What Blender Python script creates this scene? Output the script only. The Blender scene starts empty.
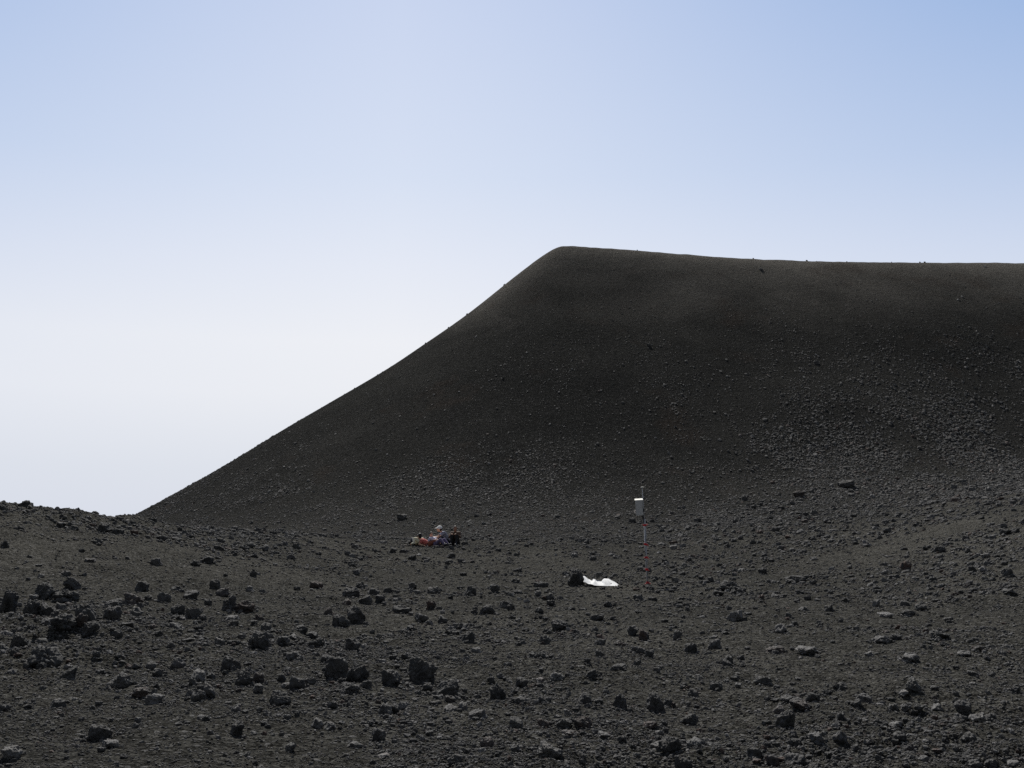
import bpy, bmesh, math, random
import numpy as np
from mathutils import Vector, Matrix

random.seed(7)
RNG = np.random.default_rng(11)
scene = bpy.context.scene
COL = scene.collection

# ------------------------------------------------------------------ camera
F = 1050.0
EYE = np.array([0.0, 0.0, 1.6])
PITCH = math.atan((535 - 384) / F)
cam_data = bpy.data.cameras.new('camera')
cam_data.sensor_width = 36.0
cam_data.lens = 36.0 * F / 1024.0
cam_data.clip_start = 0.1
cam_data.clip_end = 12000.0
cam = bpy.data.objects.new('camera', cam_data)
COL.objects.link(cam)
cam.location = EYE
cam.rotation_euler = (math.radians(90) + PITCH, 0, 0)
scene.camera = cam
scene.render.resolution_x = 1024
scene.render.resolution_y = 768

def ray(px, py):
    u = (px - 512) / F
    v = -(py - 384) / F
    return np.array([u, math.cos(PITCH) - v * math.sin(PITCH), math.sin(PITCH) + v * math.cos(PITCH)])

def project(x, y, z):
    z = z - EYE[2]
    d = y * math.cos(PITCH) + z * math.sin(PITCH)
    v = -y * math.sin(PITCH) + z * math.cos(PITCH)
    return 512 + F * x / d, 384 - F * v / d, d

# ------------------------------------------------------------------ noise
_perm = np.random.default_rng(3).permutation(4096)
_grad = np.random.default_rng(4).normal(size=(4096, 3))
_grad /= np.linalg.norm(_grad, axis=1)[:, None]

def perlin(p):
    p = np.asarray(p, dtype=np.float64)
    i = np.floor(p).astype(np.int64)
    f = p - i
    u = f * f * f * (f * (f * 6 - 15) + 10)
    out = np.zeros(len(p))
    for dx in (0, 1):
        wx = u[:, 0] if dx else 1 - u[:, 0]
        for dy in (0, 1):
            wy = u[:, 1] if dy else 1 - u[:, 1]
            for dz in (0, 1):
                wz = u[:, 2] if dz else 1 - u[:, 2]
                h = _perm[(i[:, 0] + dx) & 4095]
                h = _perm[(h + i[:, 1] + dy) & 4095]
                h = _perm[(h + i[:, 2] + dz) & 4095]
                g = _grad[h]
                d = g[:, 0] * (f[:, 0] - dx) + g[:, 1] * (f[:, 1] - dy) + g[:, 2] * (f[:, 2] - dz)
                out += wx * wy * wz * d
    return out * 1.5

def n2(x, y, scale, seed=0.0):
    return perlin(np.stack([x * scale + seed, y * scale - seed * 1.7, np.full_like(x, seed * 3.1 + .37)], axis=1))

def smooth01(t):
    t = np.clip(t, 0, 1)
    return t * t * (3 - 2 * t)

# ------------------------------------------------------------------ terrain heights (metres, ground under the camera = 0)
DN = np.array([0, 8, 14, 20, 24, 28, 34, 40, 47, 55, 62, 75, 110, 160, 300], float)
COLS = {
    -200: [0, 0, .1, .5, 1.0, 1.7, 2.9, 3.5, 3.2, 2.5, 1, -1, -8, -22, -60],
    0:    [0, 0, .05, .30, .6, 1.15, 2.2, 2.72, 2.3, 1.2, 0, -2, -10, -24, -60],
    130:  [0, 0, 0, .2, .4, .8, 1.5, 2.1, 2.27, 1.8, 1, 0, -5, -16, -50],
    250:  [0, 0, 0, .1, .2, .4, .8, 1.35, 1.8, 1.85, 1.7, 1.5, 0, -8, -40],
    400:  [0, 0, 0, 0, .05, .12, .35, .7, 1.1, 1.35, 1.5, 1.5, 1, -2, -30],
    512:  [0, 0, 0, 0, 0, 0, .1, .5, 1.0, 1.3, 1.5, 1.8, 1.5, 0, -30],
    645:  [0, 0, 0, 0, 0, 0, 0, .4, .95, 1.35, 1.6, 2, 2, 0, -30],
    760:  [0, 0, 0, 0, 0, .05, .25, .7, 1.3, 1.9, 2.4, 3, 3, 0, -30],
    900:  [0, 0, 0, .02, .1, .25, .6, 1.1, 1.8, 2.5, 3.0, 3.6, 4, 0, -30],
    1024: [0, 0, 0, .1, .35, .6, 1.15, 1.8, 2.5, 3.2, 3.8, 4.5, 5, 0, -30],
    1250: [0, 0, .1, .3, .7, 1.1, 1.9, 2.7, 3.5, 4.2, 4.8, 5.5, 6, 0, -30],
}
_az = np.array([math.atan((k - 512) / F) for k in COLS])
_tab = np.array([v for v in COLS.values()], float)
AZG = np.linspace(-0.62, 0.62, 125)
DG = np.linspace(0, 300, 601)
_t1 = np.array([np.interp(DG, DN, r) for r in _tab])
TAB = np.array([np.interp(AZG, _az, _t1[:, j]) for j in range(len(DG))]).T
def _blur(a, axis, n):
    k = np.array([.25, .5, .25])
    for _ in range(n):
        b = np.concatenate([np.take(a, [0], axis), a, np.take(a, [-1], axis)], axis)
        a = .25 * np.take(b, range(0, a.shape[axis]), axis) + .5 * np.take(b, range(1, a.shape[axis] + 1), axis) + .25 * np.take(b, range(2, a.shape[axis] + 2), axis)
    return a
TAB = _blur(_blur(TAB, 1, 14), 0, 14)

# crest of the crater rim: (bearing and elevation of the skyline, distance), then the far side of the crater
RIM, RIMZ = [], []
for _px, _py, _d in ((563, 246.6, 120.0), (585, 247.2, 120.2), (612, 248.8, 120.5), (640, 251.4, 120.8), (670, 254.2, 121.0), (700, 256.9, 121.2), (730, 259.5, 121.3), (760, 261.6, 121.5), (795, 263.2, 121.7), (840, 264.3, 122.0), (900, 264.8, 122.4), (960, 265.0, 122.8), (1030, 265.2, 123.3), (1180, 266.0, 124.5)):
    _r = ray(_px, _py)
    RIM.append((_r[0] / _r[1] * _d, _d)); RIMZ.append(EYE[2] + _r[2] / _r[1] * _d)
RIM = np.array(RIM + [(145.0, 170.0), (115.0, 235.0), (55.0, 225.0), (24.0, 175.0)])
RIMZ += [31.0, 29.0, 29.0, 30.5]

def rim_distance(x, y):
    best = np.full(x.shape, 1e9); rz = np.zeros(x.shape); inside = np.zeros(x.shape, bool)
    n = len(RIM)
    for k in range(n):
        ax, ay = RIM[k]; bx, by = RIM[(k + 1) % n]
        ex, ey = bx - ax, by - ay
        t = np.clip(((x - ax) * ex + (y - ay) * ey) / (ex * ex + ey * ey), 0, 1)
        d = np.hypot(x - ax - t * ex, y - ay - t * ey)
        z = RIMZ[k] + (RIMZ[(k + 1) % n] - RIMZ[k]) * t
        m = d < best
        best = np.where(m, d, best); rz = np.where(m, z, rz)
        c = ((ay > y) != (by > y)) & (x < (bx - ax) * (y - ay) / (by - ay + 1e-12) + ax)
        inside ^= c
    return best, rz, inside

def hill_height(x, y):
    d, rz, inside = rim_distance(x, y)
    d = d + np.where(inside, 0, 1) * (n2(x, y, .045, 5.) * .9 + n2(x, y, .15, 9.) * .25) * smooth01(d / 25)
    d = np.maximum(d, 0)
    r = 1.3 + 5.0 * smooth01((x - 9) / 30)
    dd = np.sqrt(d * d + r * r) - r
    out = .83 * dd - .0031 * dd ** 2 + .45 * smooth01(dd / 12) * smooth01((75 - dd) / 30)
    out = np.where(dd > 100, .83 * 100 - 31 + .21 * (dd - 100), out)
    rz = rz + (n2(x, y, .31, 15.) * .10 + n2(x, y, .9, 16.) * .05) * smooth01((9 - d) / 9)
    return rz - np.where(inside, .35 * dd * np.exp(-dd / 60), out)

def ground_height(x, y):
    r = np.hypot(x, y)
    az = np.arctan2(x, y)
    azc = np.clip(az, -.615, .615)
    fi = (azc - AZG[0]) / (AZG[1] - AZG[0]); i = np.clip(fi.astype(int), 0, len(AZG) - 2); fi = fi - i
    rc = np.clip(r, 0, 299.9)
    fj = rc / (DG[1] - DG[0]); j = np.clip(fj.astype(int), 0, len(DG) - 2); fj = fj - j
    z = (TAB[i, j] * (1 - fi) + TAB[i + 1, j] * fi) * (1 - fj) + (TAB[i, j + 1] * (1 - fi) + TAB[i + 1, j + 1] * fi) * fj
    z = z * (1 - smooth01((np.abs(az) - .8) / 1.2) * smooth01(1 - (r - 150) / 150))
    z = np.where(r > 299, -40 - (r - 300) * .14, z)
    return z

def smax(a, b, k):
    h = np.clip(.5 + .5 * (a - b) / k, 0, 1)
    return b + (a - b) * h + k * h * (1 - h)

def heights(x, y, fine=True):
    """terrain height, and how much of it is hill (0..1)"""
    g = ground_height(x, y)
    h = hill_height(x, y)
    hm = smooth01((h - g + .8) / 1.6)
    heights.blend = smooth01((h - g + 13.0) / 17.0)
    r = np.hypot(x, y)
    near = np.exp(-r / 400)
    rough = (n2(x, y, .22, 1.) * .13 + n2(x, y, .55, 2.) * .09) * smooth01((r - 3) / 5) * near
    z = smax(g + rough * (1 - .3 * hm), h, 5.0)
    if fine:
        crest = smooth01((r - 30) / 8) * smooth01((62 - r) / 10) * smooth01((-x / np.maximum(r, 1) - .26) / .12)
        sp = np.maximum(r * .0035, .004)
        azz = np.arctan2(x, y)
        cluster = np.exp(-((azz + .40) / .13) ** 2) * smooth01((r - 12.5) / 2) * smooth01((22 - r) / 2.5)
        patch = .45 + 1.0 * smooth01((n2(x, y, .3, 44.) + .15) / .6) + .9 * cluster
        z = z + cluster * .16 * (n2(x, y, .8, 48.) + .3)
        for wl, amp in ((.9, .060), (.42, .046), (.2, .030), (.1, .018), (.05, .010)):
            att = smooth01((wl / sp - 1.5) / 3)
            if wl < .3 and not np.any(att > 0):
                continue
            a = amp * (1 - .45 * hm) * (1 + 1.2 * crest) * patch
            q = n2(x, y, 1 / wl, 10 + wl * 7)
            z = z + a * att * q
        # clinker lumps along the crest of the near ridge
        z = z + crest * np.maximum(0, n2(x, y, .9, 33.)) ** 1.4 * .45
    return z, hm

def height1(x, y, fine=True):
    z, _ = heights(np.array([float(x)]), np.array([float(y)]), fine)
    return float(z[0])

_TT = np.geomspace(4.0, 200.0, 2600)
def hit(px, py):
    """first point where the sight line through this picture point meets the terrain"""
    d = ray(px, py); d = d / math.hypot(d[0], d[1])
    x, y, z = d[0] * _TT, d[1] * _TT, EYE[2] + d[2] * _TT
    g, _ = heights(x, y, False)
    k = np.argmax(g > z)
    if not (g > z).any():
        return None
    t0, t1 = _TT[max(k - 1, 0)], _TT[k]
    g0, g1 = g[max(k - 1, 0)] - z[max(k - 1, 0)], g[k] - z[k]
    t = t0 + (t1 - t0) * (0 - g0) / (g1 - g0 + 1e-9)
    return np.array([d[0] * t, d[1] * t, EYE[2] + d[2] * t])

# ------------------------------------------------------------------ helpers
def tag(o, label=None, cat=None, group=None, kind=None):
    if label: o['label'] = label
    if cat: o['category'] = cat
    if group: o['group'] = group
    if kind: o['kind'] = kind
    return o

def empty(name, loc, rz=0.0):
    o = bpy.data.objects.new(name, None)
    o.empty_display_size = .1
    COL.objects.link(o); o.location = loc; o.rotation_euler = (0, 0, rz)
    return o

def mesh_object(name, verts, faces, mat, parent=None, smooth=True):
    me = bpy.data.meshes.new(name)
    verts = np.asarray(verts, dtype=np.float32)
    faces = np.asarray(faces, dtype=np.int32)
    nv, (nf, k) = len(verts), faces.shape
    me.vertices.add(nv); me.vertices.foreach_set('co', verts.ravel())
    me.loops.add(nf * k); me.loops.foreach_set('vertex_index', faces.ravel())
    me.polygons.add(nf); me.polygons.foreach_set('loop_start', np.arange(0, nf * k, k, dtype=np.int32))
    try:
        me.polygons.foreach_set('loop_total', np.full(nf, k, dtype=np.int32))
    except Exception:
        pass
    me.update(calc_edges=True)
    me.polygons.foreach_set('use_smooth', np.full(nf, smooth, dtype=bool))
    me.materials.append(mat)
    o = bpy.data.objects.new(name, me); COL.objects.link(o)
    if parent: o.parent = parent
    return o

def bm_object(name, bm, mat, parent=None, smooth=False):
    me = bpy.data.meshes.new(name); bm.to_mesh(me); bm.free()
    for p in me.polygons: p.use_smooth = smooth
    me.materials.append(mat)
    o = bpy.data.objects.new(name, me); COL.objects.link(o)
    if parent: o.parent = parent
    return o

# ------------------------------------------------------------------ materials
class NT:
    def __init__(self, tree): self.t = tree; self.n = tree.nodes; self.l = tree.links
    def add(self, typ, **kw):
        n = self.n.new(typ)
        for k, v in kw.items(): setattr(n, k, v)
        return n
    def put(self, sock, v):
        if isinstance(v, bpy.types.NodeSocket): self.l.new(v, sock)
        elif v is not None: sock.default_value = v
    def math(self, op, a, b=None, c=None, clamp=False):
        n = self.add('ShaderNodeMath', operation=op, use_clamp=clamp)
        self.put(n.inputs[0], a)
        if b is not None: self.put(n.inputs[1], b)
        if c is not None: self.put(n.inputs[2], c)
        return n.outputs[0]
    def vmath(self, op, a, b=None):
        n = self.add('ShaderNodeVectorMath', operation=op)
        self.put(n.inputs[0], a)
        if b is not None: self.put(n.inputs[1], b)
        return n.outputs['Value'] if op in ('DOT_PRODUCT', 'LENGTH') else n.outputs[0]
    def noise(self, vec, scale, detail=4.0, rough=.55, dist=0.0):
        n = self.add('ShaderNodeTexNoise'); self.put(n.inputs['Vector'], vec)
        n.inputs['Scale'].default_value = scale; n.inputs['Detail'].default_value = detail
        n.inputs['Roughness'].default_value = rough; n.inputs['Distortion'].default_value = dist
        return n.outputs['Fac']
    def voro(self, vec, scale, feature='F1', out='Distance'):
        n = self.add('ShaderNodeTexVoronoi', feature=feature); self.put(n.inputs['Vector'], vec)
        n.inputs['Scale'].default_value = scale
        return n.outputs[out]
    def step(self, v, lo, hi, a=0.0, b=1.0):
        n = self.add('ShaderNodeMapRange', interpolation_type='SMOOTHSTEP')
        self.put(n.inputs[0], v); n.inputs[1].default_value = lo; n.inputs[2].default_value = hi
        n.inputs[3].default_value = a; n.inputs[4].default_value = b
        return n.outputs[0]
    def mix(self, f, a, b, blend='MIX'):
        n = self.add('ShaderNodeMix', data_type='RGBA', blend_type=blend)
        self.put(n.inputs[0], f)
        self.put(n.inputs[6], a if isinstance(a, bpy.types.NodeSocket) else (*a, 1))
        self.put(n.inputs[7], b if isinstance(b, bpy.types.NodeSocket) else (*b, 1))
        return n.outputs[2]
    def ramp(self, f, stops, interp='LINEAR'):
        n = self.add('ShaderNodeValToRGB'); n.color_ramp.interpolation = interp
        e = n.color_ramp.elements
        while len(e) < len(stops): e.new(.5)
        for q, (p, c) in zip(e, stops): q.position = p; q.color = (*c, 1)
        self.put(n.inputs[0], f)
        return n.outputs[0]

def new_mat(name):
    m = bpy.data.materials.new(name); m.use_nodes = True
    nt = NT(m.node_tree); nt.n.clear()
    out = nt.add('ShaderNodeOutputMaterial'); b = nt.add('ShaderNodeBsdfPrincipled')
    nt.l.new(b.outputs[0], out.inputs[0])
    return m, nt, b

def plain(name, col, rough=.7, noise_scale=20, var=.15, metallic=0.0, bump=.002):
    m, nt, b = new_mat(name)
    geo = nt.add('ShaderNodeTexCoord').outputs['Object']
    f = nt.noise(geo, noise_scale, 5)
    c = nt.mix(nt.step(f, .3, .7), [x * (1 - var) for x in col], [min(1, x * (1 + var)) for x in col])
    nt.put(b.inputs['Base Color'], c); b.inputs['Roughness'].default_value = rough
    b.inputs['Metallic'].default_value = metallic
    b.inputs['Specular IOR Level'].default_value = .3
    bn = nt.add('ShaderNodeBump'); bn.inputs['Distance'].default_value = bump
    nt.put(bn.inputs['Height'], f); nt.l.new(bn.outputs[0], b.inputs['Normal'])
    return m

def ash_material(name):
    """one ash for the plain and the cone; the point attribute «slope» runs from 0 on the plain to 1 on the cone"""
    m, nt, b = new_mat(name)
    P = nt.add('ShaderNodeNewGeometry').outputs['Position']
    slope = nt.add('ShaderNodeAttribute', attribute_type='GEOMETRY', attribute_name='slope').outputs['Fac']
    big = nt.noise(P, .09, 4, .6); huge = nt.noise(P, .045, 5, .65)
    mid = nt.noise(P, .8, 6, .65)
    fine = nt.noise(P, 9, 6, .75)
    # plain
    g = nt.mix(nt.step(big, .35, .65), (.053, .0515, .0465), (.074, .0712, .0635))
    g = nt.mix(nt.math('MULTIPLY', nt.step(mid, .45, .75), .5), g, (.031, .0312, .030))
    frost = nt.math('MULTIPLY', nt.step(nt.noise(P, .55, 5, .7), .56, .72), nt.step(nt.noise(P, 14, 4, .8), .42, .6))
    g = nt.mix(nt.math('MULTIPLY', frost, .6), g, (.125, .122, .116))
    # cone
    sep = nt.add('ShaderNodeSeparateXYZ'); nt.put(sep.inputs[0], P)
    h = nt.mix(nt.step(huge, .38, .62), (.029, .0288, .0275), (.041, .0402, .0376))
    mp = nt.add('ShaderNodeMapping'); nt.put(mp.inputs[0], P); mp.inputs['Scale'].default_value = (.06, .05, .05)
    streak = nt.noise(mp.outputs[0], 1.3, 9, .62, .4)
    up = nt.step(nt.math('ADD', sep.outputs[2], nt.math('MULTIPLY', nt.math('SUBTRACT', streak, .5), 20.)), 20, 36.5)
    h = nt.mix(nt.math('MULTIPLY', up, .9), h, (.150, .140, .125))
    rusty = nt.math('MULTIPLY', nt.step(nt.noise(P, .12, 4, .6), .56, .7), .35)
    h = nt.mix(rusty, h, (.052, .040, .033))
    base = nt.mix(slope, g, h)
    def cell(scale, ch):
        s = nt.add('ShaderNodeSeparateColor'); nt.put(s.inputs[0], nt.voro(P, scale, 'F1', 'Color')); return s.outputs[ch]
    f = nt.math('ADD', nt.math('MULTIPLY', cell(42, 0), 1.4), .28)
    f = nt.math('MULTIPLY', f, nt.math('ADD', nt.math('MULTIPLY', cell(13, 1), .7), .65))
    f = nt.math('MULTIPLY', f, nt.math('ADD', nt.math('MULTIPLY', fine, .9), .55))
    vm = nt.add('ShaderNodeVectorMath', operation='SCALE'); nt.put(vm.inputs[0], base); nt.put(vm.inputs['Scale'], f)
    col = nt.mix(nt.math('MULTIPLY', nt.step(cell(24, 2), .962, .98), .6), vm.outputs[0], (.21, .205, .20))
    nt.put(b.inputs['Base Color'], col)
    b.inputs['Roughness'].default_value = 1.0; b.inputs['Specular IOR Level'].default_value = 0.0
    h1 = nt.voro(P, 24, 'F1'); h2 = nt.noise(P, 11, 8, .75); h3 = nt.noise(P, 2.5, 6, .7)
    bn = nt.add('ShaderNodeBump'); bn.inputs['Distance'].default_value = .07
    bn.inputs['Strength'].default_value = 1.0
    hh = nt.math('ADD', nt.math('MULTIPLY', h1, -.4), nt.math('MULTIPLY', h2, .9))
    nt.put(bn.inputs['Height'], nt.math('ADD', hh, nt.math('MULTIPLY', h3, nt.math('ADD', nt.math('MULTIPLY', slope, 1.5), .8))))
    nt.l.new(bn.outputs[0], b.inputs['Normal'])
    return m

def rock_material(name, attr_type):
    m, nt, b = new_mat(name)
    at = nt.add('ShaderNodeAttribute', attribute_type=attr_type, attribute_name='tone')
    tone = at.outputs['Fac']
    P = nt.add('ShaderNodeNewGeometry')
    pos = P.outputs['Position']
    n1 = nt.noise(pos, 7, 7, .7); n2_ = nt.noise(pos, 38, 5, .7)
    dark = nt.mix(nt.step(n1, .3, .7), (.033, .033, .033), (.086, .083, .079))
    pale = nt.mix(nt.step(n1, .3, .7), (.14, .135, .135), (.30, .285, .27))
    col = nt.mix(tone, dark, pale)
    red = nt.add('ShaderNodeAttribute', attribute_type=attr_type, attribute_name='rust')
    col = nt.mix(nt.math('MULTIPLY', red.outputs['Fac'], nt.step(n1, .35, .6)), col, (.085, .045, .032))
    # sunlit tops painted into the colour: broken paler grey on upward faces
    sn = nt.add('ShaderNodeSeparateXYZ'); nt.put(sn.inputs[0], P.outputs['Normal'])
    lit_top = nt.math('MULTIPLY', nt.step(sn.outputs[2], .15, .7), nt.step(n2_, .42, .62))
    col = nt.mix(nt.math('MULTIPLY', lit_top, nt.math('ADD', tone, .36 if attr_type == 'GEOMETRY' else .52), clamp=True), col, (.20, .196, .19))
    nt.put(b.inputs['Base Color'], col)
    b.inputs['Roughness'].default_value = .85; b.inputs['Specular IOR Level'].default_value = .08
    pits = nt.voro(pos, 45, 'F1')
    bn = nt.add('ShaderNodeBump'); bn.inputs['Distance'].default_value = .02; bn.inputs['Strength'].default_value = .9
    nt.put(bn.inputs['Height'], nt.math('ADD', nt.math('MULTIPLY', pits, .6), n2_))
    nt.l.new(bn.outputs[0], b.inputs['Normal'])
    return m

M_GROUND = ash_material('dark_volcanic_ash')
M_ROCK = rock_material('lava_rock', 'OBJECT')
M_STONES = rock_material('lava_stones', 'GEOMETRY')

# ------------------------------------------------------------------ instrument mast
def tube(bm, p0, p1, r0, r1=None, seg=12):
    r1 = r0 if r1 is None else r1
    p0, p1 = Vector(p0), Vector(p1); d = p1 - p0
    M = Matrix.Translation((p0 + p1) / 2) @ d.to_track_quat('Z', 'Y').to_matrix().to_4x4()
    bmesh.ops.create_cone(bm, cap_ends=True, segments=seg, radius1=r0, radius2=r1, depth=d.length, matrix=M)

def box(bm, c, size, bevel=.008, rot=None):
    M = Matrix.Translation(c) @ (rot or Matrix.Identity(4)) @ Matrix.Diagonal((*size, 1))
    r = bmesh.ops.create_cube(bm, size=1, matrix=M)
    if bevel:
        bmesh.ops.bevel(bm, geom=list({e for v in r['verts'] for e in v.link_edges}), offset=bevel, segments=2, affect='EDGES', profile=.7)

M_STEEL = plain('galvanised_steel', (.42, .42, .43), .5, 60, .2, .2)
M_DARKM = plain('black_plastic', (.025, .025, .028), .5)
M_GREY = plain('grey_painted_box', (.44, .435, .43), .5, 30, .08)
M_LID = plain('white_painted_lid', (.74, .72, .64), .5, 30, .04)
M_RED = plain('red_tape', (.50, .018, .022), .6, 60, .2)

def mast():
    p = hit(647.3, 585.5); s = math.hypot(p[0], p[1]) / F
    th = math.atan2(p[0], p[1])
    z0 = height1(p[0], p[1])
    root = empty('instrument_mast', (p[0], p[1], z0), -th)
    tag(root, 'slim steel instrument mast with grey box near its top and red tape rings', 'instrument mast')
    def L(px, py, y=0.0):   # picture offset from the foot, in metres
        return Vector(((px - 646.9) * s, y, (585.5 - py) * s * .965))
    bm = bmesh.new()
    tube(bm, L(647.4, 592), L(645.2, 520), .032, .030)
    bm_object('pole', bm, M_STEEL, root, True)
    bm = bmesh.new(); tube(bm, L(645.2, 521), L(643.6, 488), .016, .010); bm_object('aerial', bm, M_STEEL, root, True)
    bm = bmesh.new(); tube(bm, L(642.6, 487.6), L(645.6, 487.4), .018, .018); bm_object('crosspiece', bm, M_LID, root, True)
    rot = Matrix.Rotation(math.radians(-3), 4, 'Y')
    bm = bmesh.new(); box(bm, L(640.4, 508.6, .0), (7.0 * s, .16, 15.0 * s), .012, rot)
    bx = bm_object('housing', bm, M_GREY, root)
    bm = bmesh.new(); box(bm, L(640.1, 500.0, .0), (8.2 * s, .15, .014), .004, rot @ Matrix.Rotation(math.radians(20), 4, 'X')); bm_object('lid', bm, M_LID, bx)
    bm = bmesh.new(); box(bm, L(640.4, 508.6, -.084), (5.6 * s, .006, 13.0 * s), .002, rot)
    box(bm, L(643.1, 508.2, -.092), (.014, .012, .03), .002, rot)
    bm_object('cover_plate', bm, M_GREY, bx)
    bm = bmesh.new()
    box(bm, L(644.0, 511), (.10, .05, .10), .006)
    bm_object('bracket', bm, M_DARKM, root, False)
    bm = bmesh.new(); tube(bm, L(643.4, 515.5), L(645.0, 525), .028, .024)
    bm_object('cable_gland', bm, M_DARKM, root, False)
    cb = bmesh.new(); pts = [L(642.5, 516), L(641.8, 520), L(643.8, 526), L(646.6, 540, -.03), L(645.4, 556, -.035), L(647.5, 575, -.03), L(647.8, 586, -.05)]
    for a, b in zip(pts, pts[1:]): tube(cb, a, b, .006, .006, 6)
    bm_object('cable', cb, M_DARKM, root, True)
    rnd = random.Random(5)
    for px, py in ((645.5, 526), (646.1, 545.3), (646.4, 558.5), (646.8, 570.5), (647.2, 583.6)):
        bm = bmesh.new()
        tube(bm, L(px, py + 1.0), L(px, py - 1.0), .046, .043, 14)
        for sg in (-1, 1):
            e = L(px, py) + Vector((sg * rnd.uniform(.06, .10), rnd.uniform(-.04, .04), rnd.uniform(-.05, .03)))
            tube(bm, L(px, py), e, .020, .012, 8)
        bm_object('red_tape', bm, M_RED, root, False)
    # stones wedged round the foot are ordinary gravel
mast()

# ------------------------------------------------------------------ people
def remeshed(name, parts, voxel, mats, parent, paint=None):
    bm = bmesh.new()
    for q in parts:
        if q[0] == 'c':
            _, a, b, ra, rb = q
            a, b = Vector(a), Vector(b)
            tube(bm, a, b, ra, rb, 14)
            for c, r in ((a, ra), (b, rb)):
                bmesh.ops.create_uvsphere(bm, u_segments=14, v_segments=9, radius=r, matrix=Matrix.Translation(c))
        else:
            _, c, rad, rot = q
            M = Matrix.Translation(c) @ rot @ Matrix.Diagonal((*rad, 1))
            bmesh.ops.create_uvsphere(bm, u_segments=20, v_segments=14, radius=1, matrix=M)
    me = bpy.data.meshes.new('tmp'); bm.to_mesh(me); bm.free()
    tmp = bpy.data.objects.new('tmp', me); COL.objects.link(tmp)
    md = tmp.modifiers.new('r', 'REMESH'); md.mode = 'VOXEL'; md.voxel_size = voxel
    sm = tmp.modifiers.new('s', 'SMOOTH'); sm.factor = .5; sm.iterations = 3
    dg = bpy.context.evaluated_depsgraph_get(); dg.update()
    out = bpy.data.meshes.new_from_object(tmp.evaluated_get(dg))
    bpy.data.objects.remove(tmp); bpy.data.meshes.remove(me)
    out.name = name
    out.materials.clear()
    out.materials.append(mats)
    for pl in out.polygons: pl.use_smooth = True
    o = bpy.data.objects.new(name, out); COL.objects.link(o); o.parent = parent
    return o

def lerp(a, b, t): return Vector(a) * (1 - t) + Vector(b) * t

POSES = {
 'lie': dict(pelvis=(0, 0, .11), waist=(-.16, 0, .15), chest=(-.34, 0, .21), neck=(-.46, 0, .29), head=(-.53, 0, .39), sh=(-.34, .18, .26), el=(-.46, .24, .08), wr=(-.26, .30, .05), hip=(0, .09, .11), kn=(.32, .12, .27), an=(.58, .12, .08), toe=(.70, .14, .12)),
 'hug': dict(pelvis=(0, 0, .13), waist=(.02, 0, .30), chest=(.07, 0, .48), neck=(.11, 0, .62), head=(.16, 0, .755), sh=(.08, .18, .555), el=(.27, .25, .38), wr=(.46, .13, .50), hip=(0, .09, .13), kn=(.42, .12, .47), an=(.60, .11, .09), toe=(.77, .12, .045)),
 'lean': dict(pelvis=(0, 0, .13), waist=(.07, 0, .30), chest=(.19, 0, .46), neck=(.29, 0, .58), head=(.38, 0, .69), sh=(.20, .18, .53), el=(.42, .21, .36), wr=(.66, .15, .34), hip=(0, .09, .13), kn=(.38, .20, .34), an=(.48, .10, .08), toe=(.64, .16, .045)),
 'recline': dict(pelvis=(0, 0, .12), waist=(-.14, 0, .20), chest=(-.29, 0, .32), neck=(-.39, 0, .44), head=(-.42, 0, .57), sh=(-.30, .18, .38), el=(-.44, .24, .17), wr=(-.32, .30, .05), hip=(0, .09, .12), kn=(.38, .12, .34), an=(.68, .12, .08), toe=(.80, .14, .12)),
}

def hand(parts, wrist, fwd, side, sgn):
    fwd = Vector(fwd).normalized(); side = Vector(side); side = (side - fwd * side.dot(fwd)).normalized()
    nrm = fwd.cross(side).normalized()
    if nrm.z > 0: nrm = -nrm
    w = Vector(wrist)
    for k in range(-2, 3): parts.append(('c', w, w + fwd * .08 + side * k * .013, .018, .013))
    for k, ln in ((-1.5, .062), (-.5, .076), (.5, .080), (1.5, .070)):
        a = w + fwd * .085 + side * k * .021
        b = a + fwd * ln * .5 + nrm * .010; c = b + fwd * ln * .38 + nrm * .030
        parts.append(('c', a, b, .0095, .0085)); parts.append(('c', b, c, .0085, .007))
    a = w + fwd * .025 - side * sgn * .028; b = a + fwd * .035 - side * sgn * .030; c = b + fwd * .028 + nrm * .012
    parts.append(('c', a, b, .013, .010)); parts.append(('c', b, c, .010, .008))

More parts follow.
